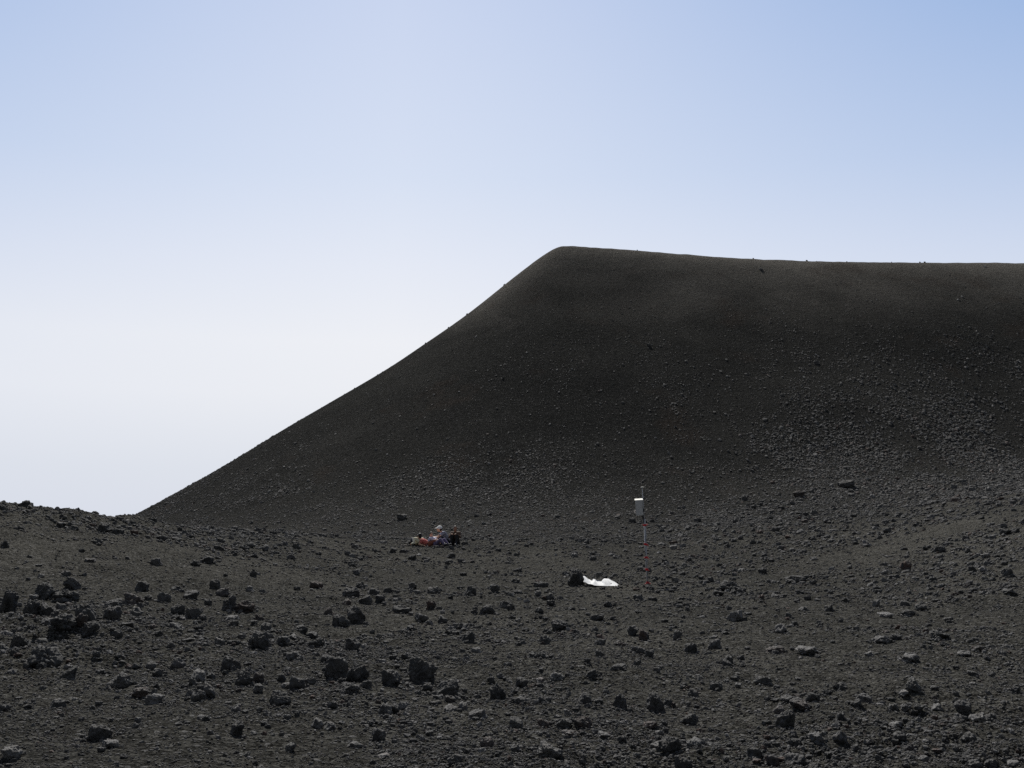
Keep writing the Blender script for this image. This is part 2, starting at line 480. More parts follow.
M_EYE = plain('eye', (.02, .015, .01), .2)
def person(px, py, yaw, pose, label, skin, top, legs, hair, scale=1.0, cap=None, sleeves='long', trousers='long', turn=0.0, back=0.0, long_hair=False):
    p = hit(px, py); th = math.atan2(p[0], p[1])
    x, y = p[0] * (1 + back / 47), p[1] * (1 + back / 47)
    e = .25; zs = max(height1(x + a, y + b, True) for a in (-e, 0, e) for b in (-e, 0, e))
    root = empty('person', (x, y, zs * .5 + .5 * height1(x, y) + .01), yaw - th)
    tag(root, label, 'person', 'people sitting together on the ash')
    root.scale = (scale,) * 3
    J = POSES[pose]
    def S(k, sg): q = J[k]; return Vector((q[0], q[1] * sg, q[2]))
    head = Vector(J['head']); neck = Vector(J['neck'])
    face = Vector((math.cos(turn), math.sin(turn), -.12)).normalized()
    R = face.to_track_quat('X', 'Z').to_matrix().to_4x4()
    body = [('c', J['pelvis'], J['waist'], .115, .10), ('c', J['waist'], J['chest'], .10, .125),
            ('c', lerp(J['chest'], neck, .9), head, .052, .048), ('e', head, (.098, .076, .118), R),
            ('e', head + face * .055 + Vector((0, 0, -.055)), (.045, .048, .050), R),
            ('c', head + face * .09 + Vector((0, 0, .012)), head + face * .118 + Vector((0, 0, -.018)), .010, .015)]
    cen = lerp(J['chest'], neck, .35)
    side0 = Vector((0, 1, 0)); fside = (R.to_3x3() @ Vector((0, 1, 0)))
    for sg in (-1, 1):
        body += [('c', cen, S('sh', sg), .085, .062), ('c', S('sh', sg), S('el', sg), .050, .038), ('c', S('el', sg), S('wr', sg), .038, .025),
                 ('c', S('hip', sg), S('kn', sg), .085, .056), ('c', S('kn', sg), S('an', sg), .056, .036),
                 ('c', S('an', sg), S('toe', sg), .036, .030), ('e', head + fside * sg * .076 + Vector((0, 0, -.01)), (.022, .010, .032), R)]
        fwd = (S('wr', sg) - S('el', sg)).normalized()
        hand(body, S('wr', sg) + fwd * .01, fwd + Vector((.1, 0, -.25)), side0, sg)
    b = remeshed('body', body, .0094, skin, root)
    b.parent = root
    # clothes
    top_parts = [('c', lerp(J['pelvis'], J['waist'], .1), J['waist'], .132, .118), ('c', J['waist'], J['chest'], .118, .142)]
    leg_parts = [('c', S('hip', -1), S('hip', 1), .125, .125), ('c', J['pelvis'], lerp(J['pelvis'], J['waist'], .35), .128, .122)]
    shoe = []
    for sg in (-1, 1):
        top_parts += [('c', cen, S('sh', sg), .100, .076), ('c', S('sh', sg), S('el', sg) if sleeves == 'long' else lerp(S('sh', sg), S('el', sg), .5), .066, .053 if sleeves == 'long' else .060)]
        if sleeves == 'long': top_parts.append(('c', S('el', sg), lerp(S('el', sg), S('wr', sg), .9), .053, .037))
        kn, an = S('kn', sg), S('an', sg)
        leg_parts.append(('c', S('hip', sg), kn if trousers == 'long' else lerp(S('hip', sg), kn, .75), .100, .071 if trousers == 'long' else .080))
        if trousers == 'long': leg_parts.append(('c', kn, lerp(kn, an, .88), .071, .052))
    remeshed('top', top_parts, .017, top, root); remeshed('trousers' if trousers == 'long' else 'shorts', leg_parts, .017, legs, root)
    for sg in (-1, 1):
        an, toe = S('an', sg), S('toe', sg)
        remeshed('shoe', [('c', an + Vector((-.02, 0, -.015)), toe + Vector((.03, 0, 0)), .050, .040), ('c', an, an + Vector((0, 0, .04)), .047, .045)], .013, M_DARKM, root)
    hp = [('e', head + Vector((0, 0, .022)) - face * .020, (.104, .087, .112), R), ('e', head - face * .045 + Vector((0, 0, -.03)), (.070, .078, .085), R)]
    if long_hair: hp.append(('c', head - face * .06, neck - face * .07 + Vector((0, 0, -.10)), .070, .045))
    remeshed('hair', hp, .012, hair, root)
    for sg in (-1, 1):
        bm = bmesh.new(); bmesh.ops.create_uvsphere(bm, u_segments=10, v_segments=8, radius=.011, matrix=Matrix.Translation(head + face * .088 + fside * sg * .030 + Vector((0, 0, .010))))
        bm_object('eye', bm, M_EYE, b, True)
    if cap:
        c = remeshed('cap', [('e', head + Vector((0, 0, .050)) - face * .012, (.116, .098, .092), R), ('e', head + face * .13 + Vector((0, 0, .055)), (.080, .075, .012), R)], .007, cap, root)
    return root

SK1 = plain('fair_skin', (.72, .44, .30), .6, 30, .1); SK2 = plain('tanned_skin', (.36, .20, .13), .6, 30, .1)
HAIR = plain('black_hair', (.015, .012, .010), .55); HAIR2 = plain('brown_hair', (.06, .035, .02), .55)
person(416.5, 545.5, math.radians(105), 'lie', 'person in a cream top lying propped up, leftmost of the seated group', SK1, plain('cream_cotton', (.80, .74, .55), .8), plain('dark_trousers', (.03, .03, .035), .8), HAIR, .98, turn=.3)
person(430.0, 547.0, math.radians(-14), 'lie', 'person in a red top and shorts lying between the cream and lilac tops', SK1, plain('red_cotton', (.62, .16, .14), .8), plain('brown_shorts', (.26, .09, .06), .8), HAIR2, .96, sleeves='short', trousers='short', long_hair=True)
person(437.0, 547.3, math.radians(-48), 'recline', 'dark-haired person in a pale lilac top leaning back on both arms', SK1, plain('lilac_cotton', (.70, .68, .82), .8), plain('purple_trousers', (.16, .13, .22), .8), HAIR, .92, turn=-.3)
person(448.0, 546.0, math.radians(190), 'lean', 'person in a white cap and blue-grey top bending towards the others, arms stretched out', SK1, plain('blue_grey_jersey', (.30, .31, .38), .8), plain('navy_trousers', (.018, .02, .035), .8), HAIR, 1.06, cap=plain('white_cap', (.80, .80, .78), .7), sleeves='short', back=.3)
person(455.8, 546.0, math.radians(-100), 'hug', 'person in a dark brown jacket sitting upright, rightmost of the seated group', SK2, plain('brown_jacket', (.11, .07, .048), .8), plain('charcoal_trousers', (.022, .021, .021), .8), HAIR2, 1.0, back=.2, turn=.4, long_hair=True)

# ------------------------------------------------------------------ terrain mesh
def build_terrain():
    fine_a = np.linspace(-.52, .52, 1250)
    left = -.52 - np.geomspace(.006, math.pi - .52, 40)[::-1]
    right = .52 + np.geomspace(.006, math.pi - .52, 40)[:-1]
    A = np.concatenate([left, fine_a, right])          # wraps round: the last ring column joins the first
    R = np.concatenate([np.linspace(.3, 5.2, 24), np.geomspace(5.3, 150, 960), np.geomspace(153, 9000, 60)])
    na, nr = len(A), len(R)
    rr, aa = np.meshgrid(R, A, indexing='ij')
    x = (rr * np.sin(aa)).ravel(); y = (rr * np.cos(aa)).ravel()
    z, hm = heights(x, y)
    SL = heights.blend.astype(np.float32)
    V = np.stack([x, y, z], 1)
    i = np.arange(nr - 1)[:, None] * na; j = np.arange(na)[None, :]; jn = (j + 1) % na
    Q = np.stack([i + j, i + jn, i + na + jn, i + na + j], -1).reshape(-1, 4)
    Q = Q[:, ::-1]
    hf = hm[Q].mean(1) > .5
    hf &= (rr.ravel()[Q[:, 0]] > 40)
    def sub(q):
        u, inv = np.unique(q, return_inverse=True)
        return V[u], inv.reshape(q.shape), SL[u]
    def mark(o, s):
        at = o.data.attributes.new('slope', 'FLOAT', 'POINT'); at.data.foreach_set('value', s)
    v, q, s = sub(Q[~hf])
    # close the small hole under the camera
    ring = np.where(np.hypot(v[:, 0], v[:, 1]) < .31)[0]
    g = mesh_object('ground', v, q, M_GROUND); tag(g, kind='structure'); mark(g, s)
    ring = ring[np.argsort(np.arctan2(v[ring, 0], v[ring, 1]))]
    bm = bmesh.new(); bm.from_mesh(g.data); bm.verts.ensure_lookup_table()
    rv = [bm.verts[int(a)] for a in ring]
    c = bm.verts.new((0, 0, float(v[ring, 2].mean())))
    for a, b_ in zip(rv, rv[1:] + rv[:1]):
        try: bm.faces.new((a, c, b_))
        except ValueError: pass
    bm.to_mesh(g.data); bm.free()
    v, q, s = sub(Q[hf])
    h = mesh_object('hill', v, q, M_GROUND); tag(h, kind='structure'); mark(h, s)

# ------------------------------------------------------------------ rocks
_ico = {}
def ico(k):
    if k not in _ico:
        bm = bmesh.new(); bmesh.ops.create_icosphere(bm, subdivisions=k, radius=1.0)
        _ico[k] = (np.array([v.co[:] for v in bm.verts]), np.array([[v.index for v in f.verts] for f in bm.faces]))
        bm.free()
    return _ico[k]

def rock_shape(sub, seed, rough=1.0, facets=11):
    v, f = ico(sub)
    g = np.random.default_rng(seed)
    n = g.normal(size=(facets, 3)); n /= np.linalg.norm(n, axis=1)[:, None]
    dist = g.uniform(.48, 1.0, facets)
    n[0] = (g.normal() * .22, -abs(g.normal()) * .22, 1.0); n[0] /= np.linalg.norm(n[0]); dist[0] = g.uniform(.5, .8)
    dots = v @ n.T
    rr = np.where(dots > .05, dist / np.maximum(dots, .05), 9).min(1)
    rr = np.minimum(rr, 1.15)
    off = g.uniform(0, 500, 3)
    p = v * rr[:, None]
    rr = rr + .26 * rough * perlin(p * 1.5 + off) + .14 * rough * perlin(p * 3.2 + off)
    if sub >= 3:
        q = perlin(p * 6.0 + off)
        rr = rr + .11 * rough * q - .15 * rough * np.abs(perlin(p * 3.9 - off))
    if sub >= 4:
        rr = rr + .042 * rough * perlin(p * 13 + off) + .020 * rough * perlin(p * 26 - off)
    v = v * rr[:, None]
    v[:, :2] *= (1.02 - .08 * np.clip(v[:, 2:3] + .3, -.3, 1.2))
    mn, mx = v.min(0), v.max(0)
    return (v - (mn + mx) / 2) / ((mx - mn) / 2), f

# picture measurements: x of the middle, y of the foot, width, height, tone (0 black .. 1 pale), then label for landmarks
D, K, G, P_ = .0, .12, .38, .75
ROCKS = [
 (8,617,20,25,D,"very dark upright lava boulder at the left edge of the rock field",'the dark left edge boulder'),
 (43,600,22,18,D,"black lava boulder rising from the upper part of the left rock cluster",'the upper cluster boulder'),
 (45,670,33,21,D,"widest black rounded lava boulder below the left rock cluster",'the wide black left boulder'),
 (20,658,19,20,D,"tall black lava boulder with its pale chip on the right, near the left edge",'the tall black left boulder'),
 (85,624,22,20,K,"craggy dark boulder with a pale notch in the middle of the left cluster",'the notched cluster boulder'),
 (63,638,26,13,D,"long low black lava block at the foot of the left cluster",'the long low black block'),
 (112,624,18,14,K,"chunky dark lava rock standing right of the left cluster",'the chunky cluster-edge rock'),
 (142,591,14,11,D,"small black wedge-shaped rock alone above the left rock cluster",'the lone black wedge rock'),
 (230,611,17,16,D,"dark upright lava rock paired with a broader one beside it",'the dark paired rock'),
 (260,650,24,19,D,"large rounded dark boulder with a small pale-topped rock close behind",'the rounded mid-left boulder'),
 (120,688,26,14,K,"long dark bone-shaped lava rock lying on smooth ash",'the long bone-shaped rock'),
 (100,741,23,16,D,"dark lava rock hollowed like a broken bowl in the near ash",'the bowl-shaped rock'),
 (237,736,13,14,D,"smooth black lava rock standing alone in the near gravel",'the lone near black rock'),
 (336,680,24,24,K,"tall grey-topped half of the big double boulder near the centre",'the big double boulder'),
 (357,683,24,18,D,"lower black half of the big double boulder near the centre",None),
 (356,624,19,18,D,"black rounded boulder with a lighter rock leaning at its left",'the black rounded midfield boulder'),
 (391,687,19,17,D,"black compact boulder right of the big double boulder",'the black compact boulder'),
 (422,683,30,27,D,"largest tall dark boulder near the centre of the rocky foreground",'the tallest central boulder'),
 (445,696,28,19,D,"dark craggy boulder sloping down beside the tallest central boulder",None),
 (497,701,18,18,D,"dark ragged cone-shaped rock standing alone right of the central boulders",'the ragged cone rock'),
 (576,586,17,17,D,"black blocky lava boulder standing beside the white sheet",'the boulder by the sheet'),
 (655,712,19,19,D,"black pointed rock with a smaller black rock at its right shoulder",'the black pointed rock'),
 (620,709,14,15,D,"dark rock with a jagged top beside a pale ash patch",'the jagged dark rock'),
 (560,631,18,10,K,"dark rock with a lit curved top edge below the white sheet",'the curved-top rock'),
 (633,636,12,10,D,"left one of a pair of black rocks standing below the mast",'the black pair under the mast'),
 (731,590,24,10,D,"wide black lava rock right of the mast foot",'the wide black rock by the mast'),
 (735,620,17,13,.6,"pale grey flecked boulder on the ash right of the mast",'the pale flecked boulder'),
 (781,632,12,10,.5,"pale round rock alone on the right ash plain",'the pale round rock'),
 (786,731,20,18,D,"dark egg-shaped boulder leaning left in the right foreground",'the dark egg-shaped boulder'),
 (763,684,19,9,D,"black rock with two lit humps on the smooth right ash",'the two-humped rock'),
 (912,698,18,12,D,"black rock with a bright white chip on its right end",'the white-chipped rock'),
 (978,728,16,9,.6,"pale bluish dome-shaped rock beside a dark one, near the right edge",'the pale dome rock'),
 (990,722,14,12,D,"black upright rock directly behind the pale dome rock",None),
 (906,571,12,11,.1,"reddish brown lava boulder at the right end of the ash track",'the reddish brown boulder'),
 (795,768,21,12,K,"broad rock with a frosted grey top at the bottom right of centre",'the frosted near rock'),
 (670,757,24,14,D,"long dark boulder with pale flat rocks leaning on its left",'the long near boulder'),
 (549,765,28,16,.22,"broad bluish grey rubbly rock at the bottom centre",'the bluish rubbly rock'),
 (846,488,17,7,D,"solitary long black boulder low on the hill slope",'the lone slope boulder'),
 (940,640,19,8,D,"long flat black rock on the bare right plain",'the long flat right rock'),
 (206,563,15,8,D,"dark flat rock with a pale top lip on the smooth left ash",'the pale-lipped rock'),
 # (x, y, w, h, tone)
 (72,589,18,12,K),(66,602,26,12,D),(31,620,16,18,D),(49,620,20,16,D),(61,616,10,9,K),(113,609,18,9,K),(132,606,22,13,K),
 (136,618,14,12,K),(80,637,12,13,D),(90,643,17,14,D),(46,629,10,7,G),(42,643,12,10,K),(3,650,12,12,D),(34,649,10,6,P_),(13,663,8,6,D),
 (117,643,11,6,K),(129,640,7,4,D),(104,635,6,4,G),(157,637,12,6,K),(148,635,8,4,G),(164,603,14,10,K),(148,602,8,6,K),(127,632,16,5,D),
 (140,650,7,6,K),(41,578,8,5,G),(28,580,6,4,G),(66,577,10,5,D),(84,577,6,5,D),(176,591,12,7,D),(191,599,16,9,K),(178,613,14,11,D),
 (194,622,18,13,K),(175,631,12,9,G),(208,605,8,7,K),(215,592,12,11,D),(222,597,14,9,K),(245,612,20,12,D),(250,591,9,8,G),(262,593,7,5,K),
 (225,576,6,5,D),(253,577,7,8,D),(316,589,14,8,D),(297,590,7,5,D),(302,600,6,4,G),(232,622,14,6,P_),(259,624,9,9,D),
 (266,632,11,10,K),(283,646,14,9,K),(291,640,12,5,G),(301,634,14,7,D),(312,636,12,6,K),(220,647,12,8,K),(316,649,18,9,D),(294,659,16,11,G),
 (328,614,9,8,K),(337,627,13,12,K),(325,662,10,7,K),(244,645,8,4,D),(246,652,8,4,K),(187,645,16,4,D),(178,668,16,12,K),(231,672,20,15,D),
 (352,567,8,5,D),(351,597,18,10,K),(360,588,8,6,D),(365,604,14,10,D),(374,597,12,9,K),(380,601,10,6,D),(388,593,10,6,D),(412,589,10,7,K),
 (347,605,10,7,K),(344,628,14,11,K),(402,613,20,8,D),(411,616,6,5,G),(431,610,10,11,D),(421,622,14,9,K),(433,594,14,8,K),(429,625,8,6,G),
 (443,623,10,8,K),(443,615,6,4,1.),(460,629,16,7,K),(472,626,7,4,G),(449,635,10,5,D),(411,630,10,5,K),(470,597,14,12,D),(463,576,8,4,D),
 (450,601,7,5,D),(495,592,10,8,K),(507,594,8,4,D),(487,614,16,12,K),(474,613,8,6,D),(506,609,14,8,D),(468,645,13,12,D),(476,653,10,7,P_),
 (467,657,8,5,K),(353,652,16,13,K),(364,649,8,6,G),(428,690,10,10,D),(350,697,20,10,D),(367,691,10,9,K),(385,714,14,12,K),(395,712,9,8,D),
 (403,709,12,9,G),(463,710,10,11,G),(451,711,14,9,G),(450,702,12,7,K),(478,719,20,9,K),(479,725,8,5,P_),(491,683,8,7,D),(379,738,14,12,K),
 (413,733,7,5,D),(374,763,9,6,D),(384,758,13,4,P_),(455,763,16,10,K),(487,748,14,9,K),(355,747,16,5,K),(412,688,8,5,1.),
 (199,681,16,12,G),(211,680,9,8,K),(193,687,9,9,K),(209,698,12,14,K),(198,701,14,10,K),(190,697,8,8,G),(245,685,20,17,D),(259,682,12,11,D),
 (258,692,10,9,G),(281,683,10,9,D),(297,691,16,16,D),(310,684,12,8,K),(280,705,22,14,D),(286,689,10,7,G),(324,672,8,5,D),(333,709,11,9,D),
 (317,726,12,11,G),(330,729,13,9,G),(236,710,10,9,G),(204,718,14,6,G),(268,728,8,5,D),(290,752,10,8,K),(249,759,4,3,1.),
 (68,680,17,12,D),(100,674,12,5,K),(58,707,16,9,K),(110,748,17,9,P_),(154,705,18,12,G),(138,698,20,9,K),(11,761,20,12,G),(5,710,12,7,K),
 (151,669,10,8,K),(135,668,8,6,K),(118,664,8,4,D),(157,677,10,8,K),(92,710,6,6,K),(12,674,10,5,G),
 (516,583,10,5,D),(541,587,16,5,D),(538,596,8,6,G),(518,595,10,6,D),(550,600,9,7,D),(560,600,8,6,K),(551,606,9,6,D),(572,611,9,6,D),
 (583,612,10,5,D),(608,608,10,6,D),(539,615,9,6,D),(511,611,8,9,D),(513,621,7,6,D),(597,620,14,7,D),(588,615,6,4,G),(545,644,11,9,K),
 (538,660,22,9,K),(600,646,12,7,K),(600,657,10,7,K),(644,640,11,12,D),(639,654,16,8,K),(649,657,10,7,D),(620,644,14,5,K),(638,600,11,6,D),
 (651,600,8,5,D),(639,613,9,4,D),(655,580,8,6,D),(661,585,9,5,D),(649,590,8,5,K),(670,586,8,4,K),(658,594,8,5,D),(672,593,7,4,D),
 (677,643,8,9,K),(718,596,12,6,D),(733,594,8,5,D),(762,573,10,7,D),(741,572,10,4,P_),(719,573,6,3,P_),(771,583,11,5,D),(795,582,22,7,D),
 (794,586,6,5,P_),(702,617,7,4,1.),(745,621,5,6,D),(691,653,13,10,D),(715,651,14,11,K),(728,664,11,9,D),(741,659,8,6,K),(829,611,10,8,D),
 (821,626,7,6,D),(841,623,7,6,D),(808,599,8,6,D),(797,601,9,5,D),(817,600,9,4,G),(804,611,11,5,G),(845,603,10,5,D),(760,603,7,4,D),
 (689,600,7,4,D),(775,652,20,6,K),(807,655,24,9,G),(683,619,7,6,D),(827,615,5,3,D),(711,583,8,7,K),(801,658,5,3,P_),
 (871,586,8,4,P_),(892,579,9,5,D),(925,575,8,5,K),(930,590,9,5,D),(954,586,5,3,D),(983,571,10,6,P_),(1007,577,12,9,K),(972,572,8,7,D),
 (973,592,8,5,D),(983,595,8,5,G),(1009,596,16,6,D),(1012,588,14,4,D),(419,556,7,3,P_),(1000,607,9,5,D),(905,607,10,6,D),(921,610,12,6,D),(876,606,8,9,G),
 (908,616,16,6,D),(886,619,17,4,P_),(882,643,20,8,G),(897,641,9,6,D),(869,630,8,6,D),(869,655,10,6,G),(910,663,16,9,G),(964,656,13,6,G),
 (980,651,13,5,D),(990,648,8,4,G),(920,637,8,5,K),(928,627,8,5,K),(970,643,8,5,K),(1010,635,6,3,P_),
 (522,688,13,10,D),(540,681,9,6,P_),(557,682,15,9,G),(592,681,13,9,D),(618,672,19,8,D),(637,666,9,6,D),(588,666,7,5,D),(584,705,15,11,D),
 (598,705,10,6,D),(606,694,8,6,G),(668,706,9,9,D),(521,705,13,8,K),(543,706,13,8,D),(568,713,8,7,P_),(545,726,15,8,D),(516,729,14,11,K),
 (564,728,17,9,K),(584,729,20,10,D),(570,736,18,7,G),(604,738,14,6,G),(622,742,10,7,K),(650,730,16,7,K),(660,733,9,5,P_),(655,750,12,10,G),
 (516,754,11,7,K),(728,667,12,7,D),(743,668,8,6,D),(715,691,15,9,D),(693,696,11,9,K),(738,690,7,6,G),(690,725,17,11,D),(801,713,22,10,K),
 (779,715,12,8,G),(813,706,14,10,D),(787,702,14,6,K),(775,702,9,4,D),(798,698,14,5,D),(842,694,12,9,D),(828,697,7,6,D),(767,725,10,6,D),
 (840,724,9,10,D),(840,742,15,12,K),(816,744,15,12,G),(795,744,14,7,D),(755,763,15,12,D),(772,767,14,11,K),(694,753,16,12,G),(705,746,10,7,K),
 (682,767,14,16,D),(836,760,10,9,K),(683,742,7,4,P_),(864,701,16,11,G),(856,707,12,7,D),(904,699,10,5,P_),(904,710,8,7,G),(919,711,10,7,D),
 (893,710,10,8,K),(881,703,8,4,G),(938,709,14,10,G),(934,716,9,6,K),(963,710,16,10,K),(973,716,12,5,G),(958,723,10,8,K),(878,724,9,6,K),
 (895,727,16,9,G),(900,739,13,9,D),(909,751,10,7,D),(856,745,10,8,D),(862,748,8,4,D),(970,748,14,9,K),(973,678,11,5,D),(1015,692,10,7,D),
 (1006,691,6,6,G),(923,764,12,7,G),(975,764,16,8,K),(990,763,14,8,K),(1013,764,12,6,P_),(956,752,8,6,K),
 # upper band, ridge and slope
 (72,530,13,6,D),(105,533,18,9,D),(117,536,14,6,D),(60,527,8,4,G),(24,508,12,7,D),(49,509,9,6,D),(86,514,7,5,D),(104,517,8,4,D),
 (5,548,9,8,D),(82,552,7,4,D),(90,562,12,5,G),(30,558,6,4,D),(156,565,13,7,K),(162,540,12,6,D),(178,541,9,5,D),(195,566,10,6,D),(180,531,6,6,D),
 (219,550,12,5,D),(203,545,9,5,D),(250,549,9,6,K),(266,549,8,5,G),(255,558,9,5,D),(296,549,9,6,D),(311,543,8,5,D),(318,555,6,4,D),
 (352,566,8,6,D),(392,553,9,6,D),(404,553,9,5,D),(412,560,9,6,D),(427,560,9,4,D),(451,558,10,5,K),(402,520,11,6,D),
 (727,548,7,6,D),(753,544,8,6,D),(819,537,6,5,D),(799,497,12,6,D),(925,550,7,6,D),(940,553,11,9,D),(867,547,10,7,G),(887,533,9,6,D),
 (935,504,9,5,G),(985,499,9,3,P_),(1001,487,11,4,G),(990,526,10,4,G),(1005,535,12,6,D),(1017,533,7,6,D),(985,558,9,5,G),(968,553,6,6,D),
 (816,364,6,4,D),(649,347,4,4,D),(503,379,3,3,D),(761,271,6,3,D),
]
NAMED = [r for r in ROCKS if len(r) > 5]
REST = sorted((r for r in ROCKS if len(r) == 5), key=lambda r: -r[2] * r[3])
KEEP = 300 - len(NAMED) - 1
SMALL = REST[KEEP:]
REST = REST[:KEEP]
rocks_group = 'loose lava rocks lying on the ash'
placed = []      # (x, y, width, height, depth, tone) on the ground, so that gravel can gather round them

def rock_place(px, py, w, h):
    p = hit(px, min(py, 790)); k = 0
    while p is None and k < 12: k += 1; p = hit(px, py + k)
    if p is None: return None
    d = math.hypot(p[0], p[1]); s = d * math.cos(math.atan2(p[0], p[1])) / F
    W = w * s; H = max(h * s * .92, W * .25); dep = W * random.uniform(.85, 1.2)
    k = 1 + dep * .38 / d
    x, y = p[0] * k, p[1] * k
    return x, y, W, H, dep, d

def make_rock(px, py, w, h, tone, seed, name='lava_rock'):
    q = rock_place(px, py, w, h)
    x, y, W, H, dep, d = q
    size = max(w, h)
    sub = 5 if size >= 17 else 4 if size >= 8 else 3
    if tone > .3: H *= .86; dep *= 1.35
    v, f = rock_shape(sub, seed, rough=random.uniform(.8, 1.25), facets=random.choice((8, 10, 13)))
    a = random.uniform(-.25, .25)
    Hs = H * 1.55
    v = v * np.array([W / 2, dep / 2, Hs / 2])
    tilt = random.uniform(-.12, .12); c, s_ = math.cos(tilt), math.sin(tilt)
    v = np.stack([v[:, 0] * c - v[:, 2] * s_, v[:, 1], v[:, 0] * s_ + v[:, 2] * c], 1)
    z = height1(x, y)
    zc = z + H - Hs / 2
    base = z
    v[:, 2] += zc - base
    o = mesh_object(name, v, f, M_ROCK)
    o.location = (x, y, base); o.rotation_euler = (0, 0, -math.atan2(x, y) + a * 0)
    o['tone'] = float(np.clip(tone + random.uniform(-.04, .08), 0, 1))
    o['rust'] = 1.0 if (px, py) == (906, 571) else (random.uniform(.2, .6) if random.random() < .12 else 0.0)
    placed.append((x, y, W, H, dep, tone))
    return o, (x, y, W, H, d)

anchors = []
for k, r in enumerate(NAMED):
    o, g = make_rock(*r[:5], 180 + k)
    tag(o, r[5], 'rock', rocks_group)
    o['rust'] = .9 if 'reddish' in r[5] else 0.0
    if r[6]: anchors.append((g[0], g[1], r[6]))
anchors_extra = []
for (px, py, nm) in ((647, 585, 'the mast foot'), (602, 583, 'the white sheet'), (437, 547, 'the seated group')):
    p = hit(px, py); anchors.append((p[0], p[1], nm))

def tone_word(t): return 'black' if t < .05 else 'charcoal' if t < .2 else 'grey' if t < .5 else 'pale grey' if t < .9 else 'whitish'
def size_word(W): return 'small' if W < .16 else 'mid-sized' if W < .3 else 'large'
def shape_word(w, h): a = w / h; return 'flat' if a > 2.1 else 'low' if a > 1.55 else 'rounded' if a > 1.12 else 'blocky' if a > .9 else 'upright'
def dist_word(d):
    for lim, wd in ((.35, 'just'), (.75, 'half a metre'), (1.3, 'one metre'), (2.0, 'one and a half metres'), (3.0, 'about two metres'), (4.5, 'about four metres'), (7, 'several metres')):
        if d < lim: return wd
    return 'far'
def side_word(dx, dy):
    a = math.degrees(math.atan2(dx, dy)) % 360
    return ['behind', 'behind and right of', 'right of', 'in front and right of', 'in front of', 'in front and left of', 'left of', 'behind and left of'][int(((a + 22.5) % 360) // 45)]

used = {}
for k, r in enumerate(REST):
    o, g = make_rock(*r, 400 + k)
    x, y, W, H, d = g
    near = sorted(anchors, key=lambda a: math.hypot(a[0] - x, a[1] - y))
    best = None
    for ax, ay, nm in near[:7]:
        dd = math.hypot(x - ax, y - ay)
        lab = f"{tone_word(r[4])} {size_word(W)} {shape_word(r[2], r[3])} rock {dist_word(dd)} {side_word(x - ax, y - ay)} {nm}"
        if lab not in used and len(lab.replace('-', ' ').split()) <= 16:
            best = lab; break
    if best is None:
        best = f"{tone_word(r[4])} {size_word(W)} {shape_word(r[2], r[3])} rock {dist_word(dd)} {side_word(x - ax, y - ay)} {nm}"
        print('DUP', best)
    used[best] = 1
    tag(o, best, 'rock', rocks_group)

# ------------------------------------------------------------------ stones too many to count
def stone_field(name, pts, mat, label):
    """pts: rows of x, y, width, flatness, pixel size (for the level of detail), tone, rust"""
    V, Fc, T, Rr = [], [], [], []; base = 0
    z, _ = heights(pts[:, 0], pts[:, 1])
    # local slope, so that stones lie on the ground
    e = .25
    zx, _ = heights(pts[:, 0] + e, pts[:, 1], False); z0, _ = heights(pts[:, 0], pts[:, 1], False); zy, _ = heights(pts[:, 0], pts[:, 1] + e, False)
    gx, gy = (zx - z0) / e, (zy - z0) / e
    lod = np.where(pts[:, 4] < 3.0, 1, np.where(pts[:, 4] < 5.5, 2, 3))
    var = RNG.integers(0, 9, len(pts))
    for L in (1, 2, 3):
        for k in range(9):
            m = (lod == L) & (var == k)
            if not m.any(): continue
            v, f = rock_shape(L, 5000 + k + 20 * L, rough=.95, facets=9)
            q = pts[m]; n = len(q)
            a = RNG.uniform(0, 2 * math.pi, n); c, s = np.cos(a)[:, None], np.sin(a)[:, None]
            w = q[:, 2:3] / 2; el = RNG.uniform(.65, 1.0, (n, 1))
            X = v[None, :, 0] * w; Y = v[None, :, 1] * w * el; Z = v[None, :, 2] * w * q[:, 3:4]
            x = X * c - Y * s; y = X * s + Y * c
            zz = Z + (z[m] + q[:, 2] / 2 * q[:, 3] * .30)[:, None] + gx[m][:, None] * x + gy[m][:, None] * y
            P = np.stack([x + q[:, 0:1], y + q[:, 1:2], zz], -1)
            V.append(P.reshape(-1, 3))
            Fc.append((f[None] + (np.arange(n) * len(v))[:, None, None]).reshape(-1, 3) + base)
            T.append(np.repeat(q[:, 5], len(v))); Rr.append(np.repeat(q[:, 6], len(v)))
            base += n * len(v)
    o = mesh_object(name, np.concatenate(V), np.concatenate(Fc), mat, smooth=False)
    for nm, arr in (('tone', np.concatenate(T)), ('rust', np.concatenate(Rr))):
        at = o.data.attributes.new(nm, 'FLOAT', 'POINT'); at.data.foreach_set('value', arr.astype(np.float32))
    tag(o, label, None, None, 'stuff')
    return o

def tones(n, pale=.045, grey=.22):
    t = RNG.uniform(0, .16, n); u = RNG.uniform(0, 1, n)
    t = np.where(u < grey + pale, RNG.uniform(.15, .45, n), t)
    return np.where(u < pale, RNG.uniform(.5, 1.1, n), t)

def power(n, lo, hi, k):
    u = RNG.uniform(0, 1, n)
    return (lo ** -k + u * (hi ** -k - lo ** -k)) ** (-1 / k)

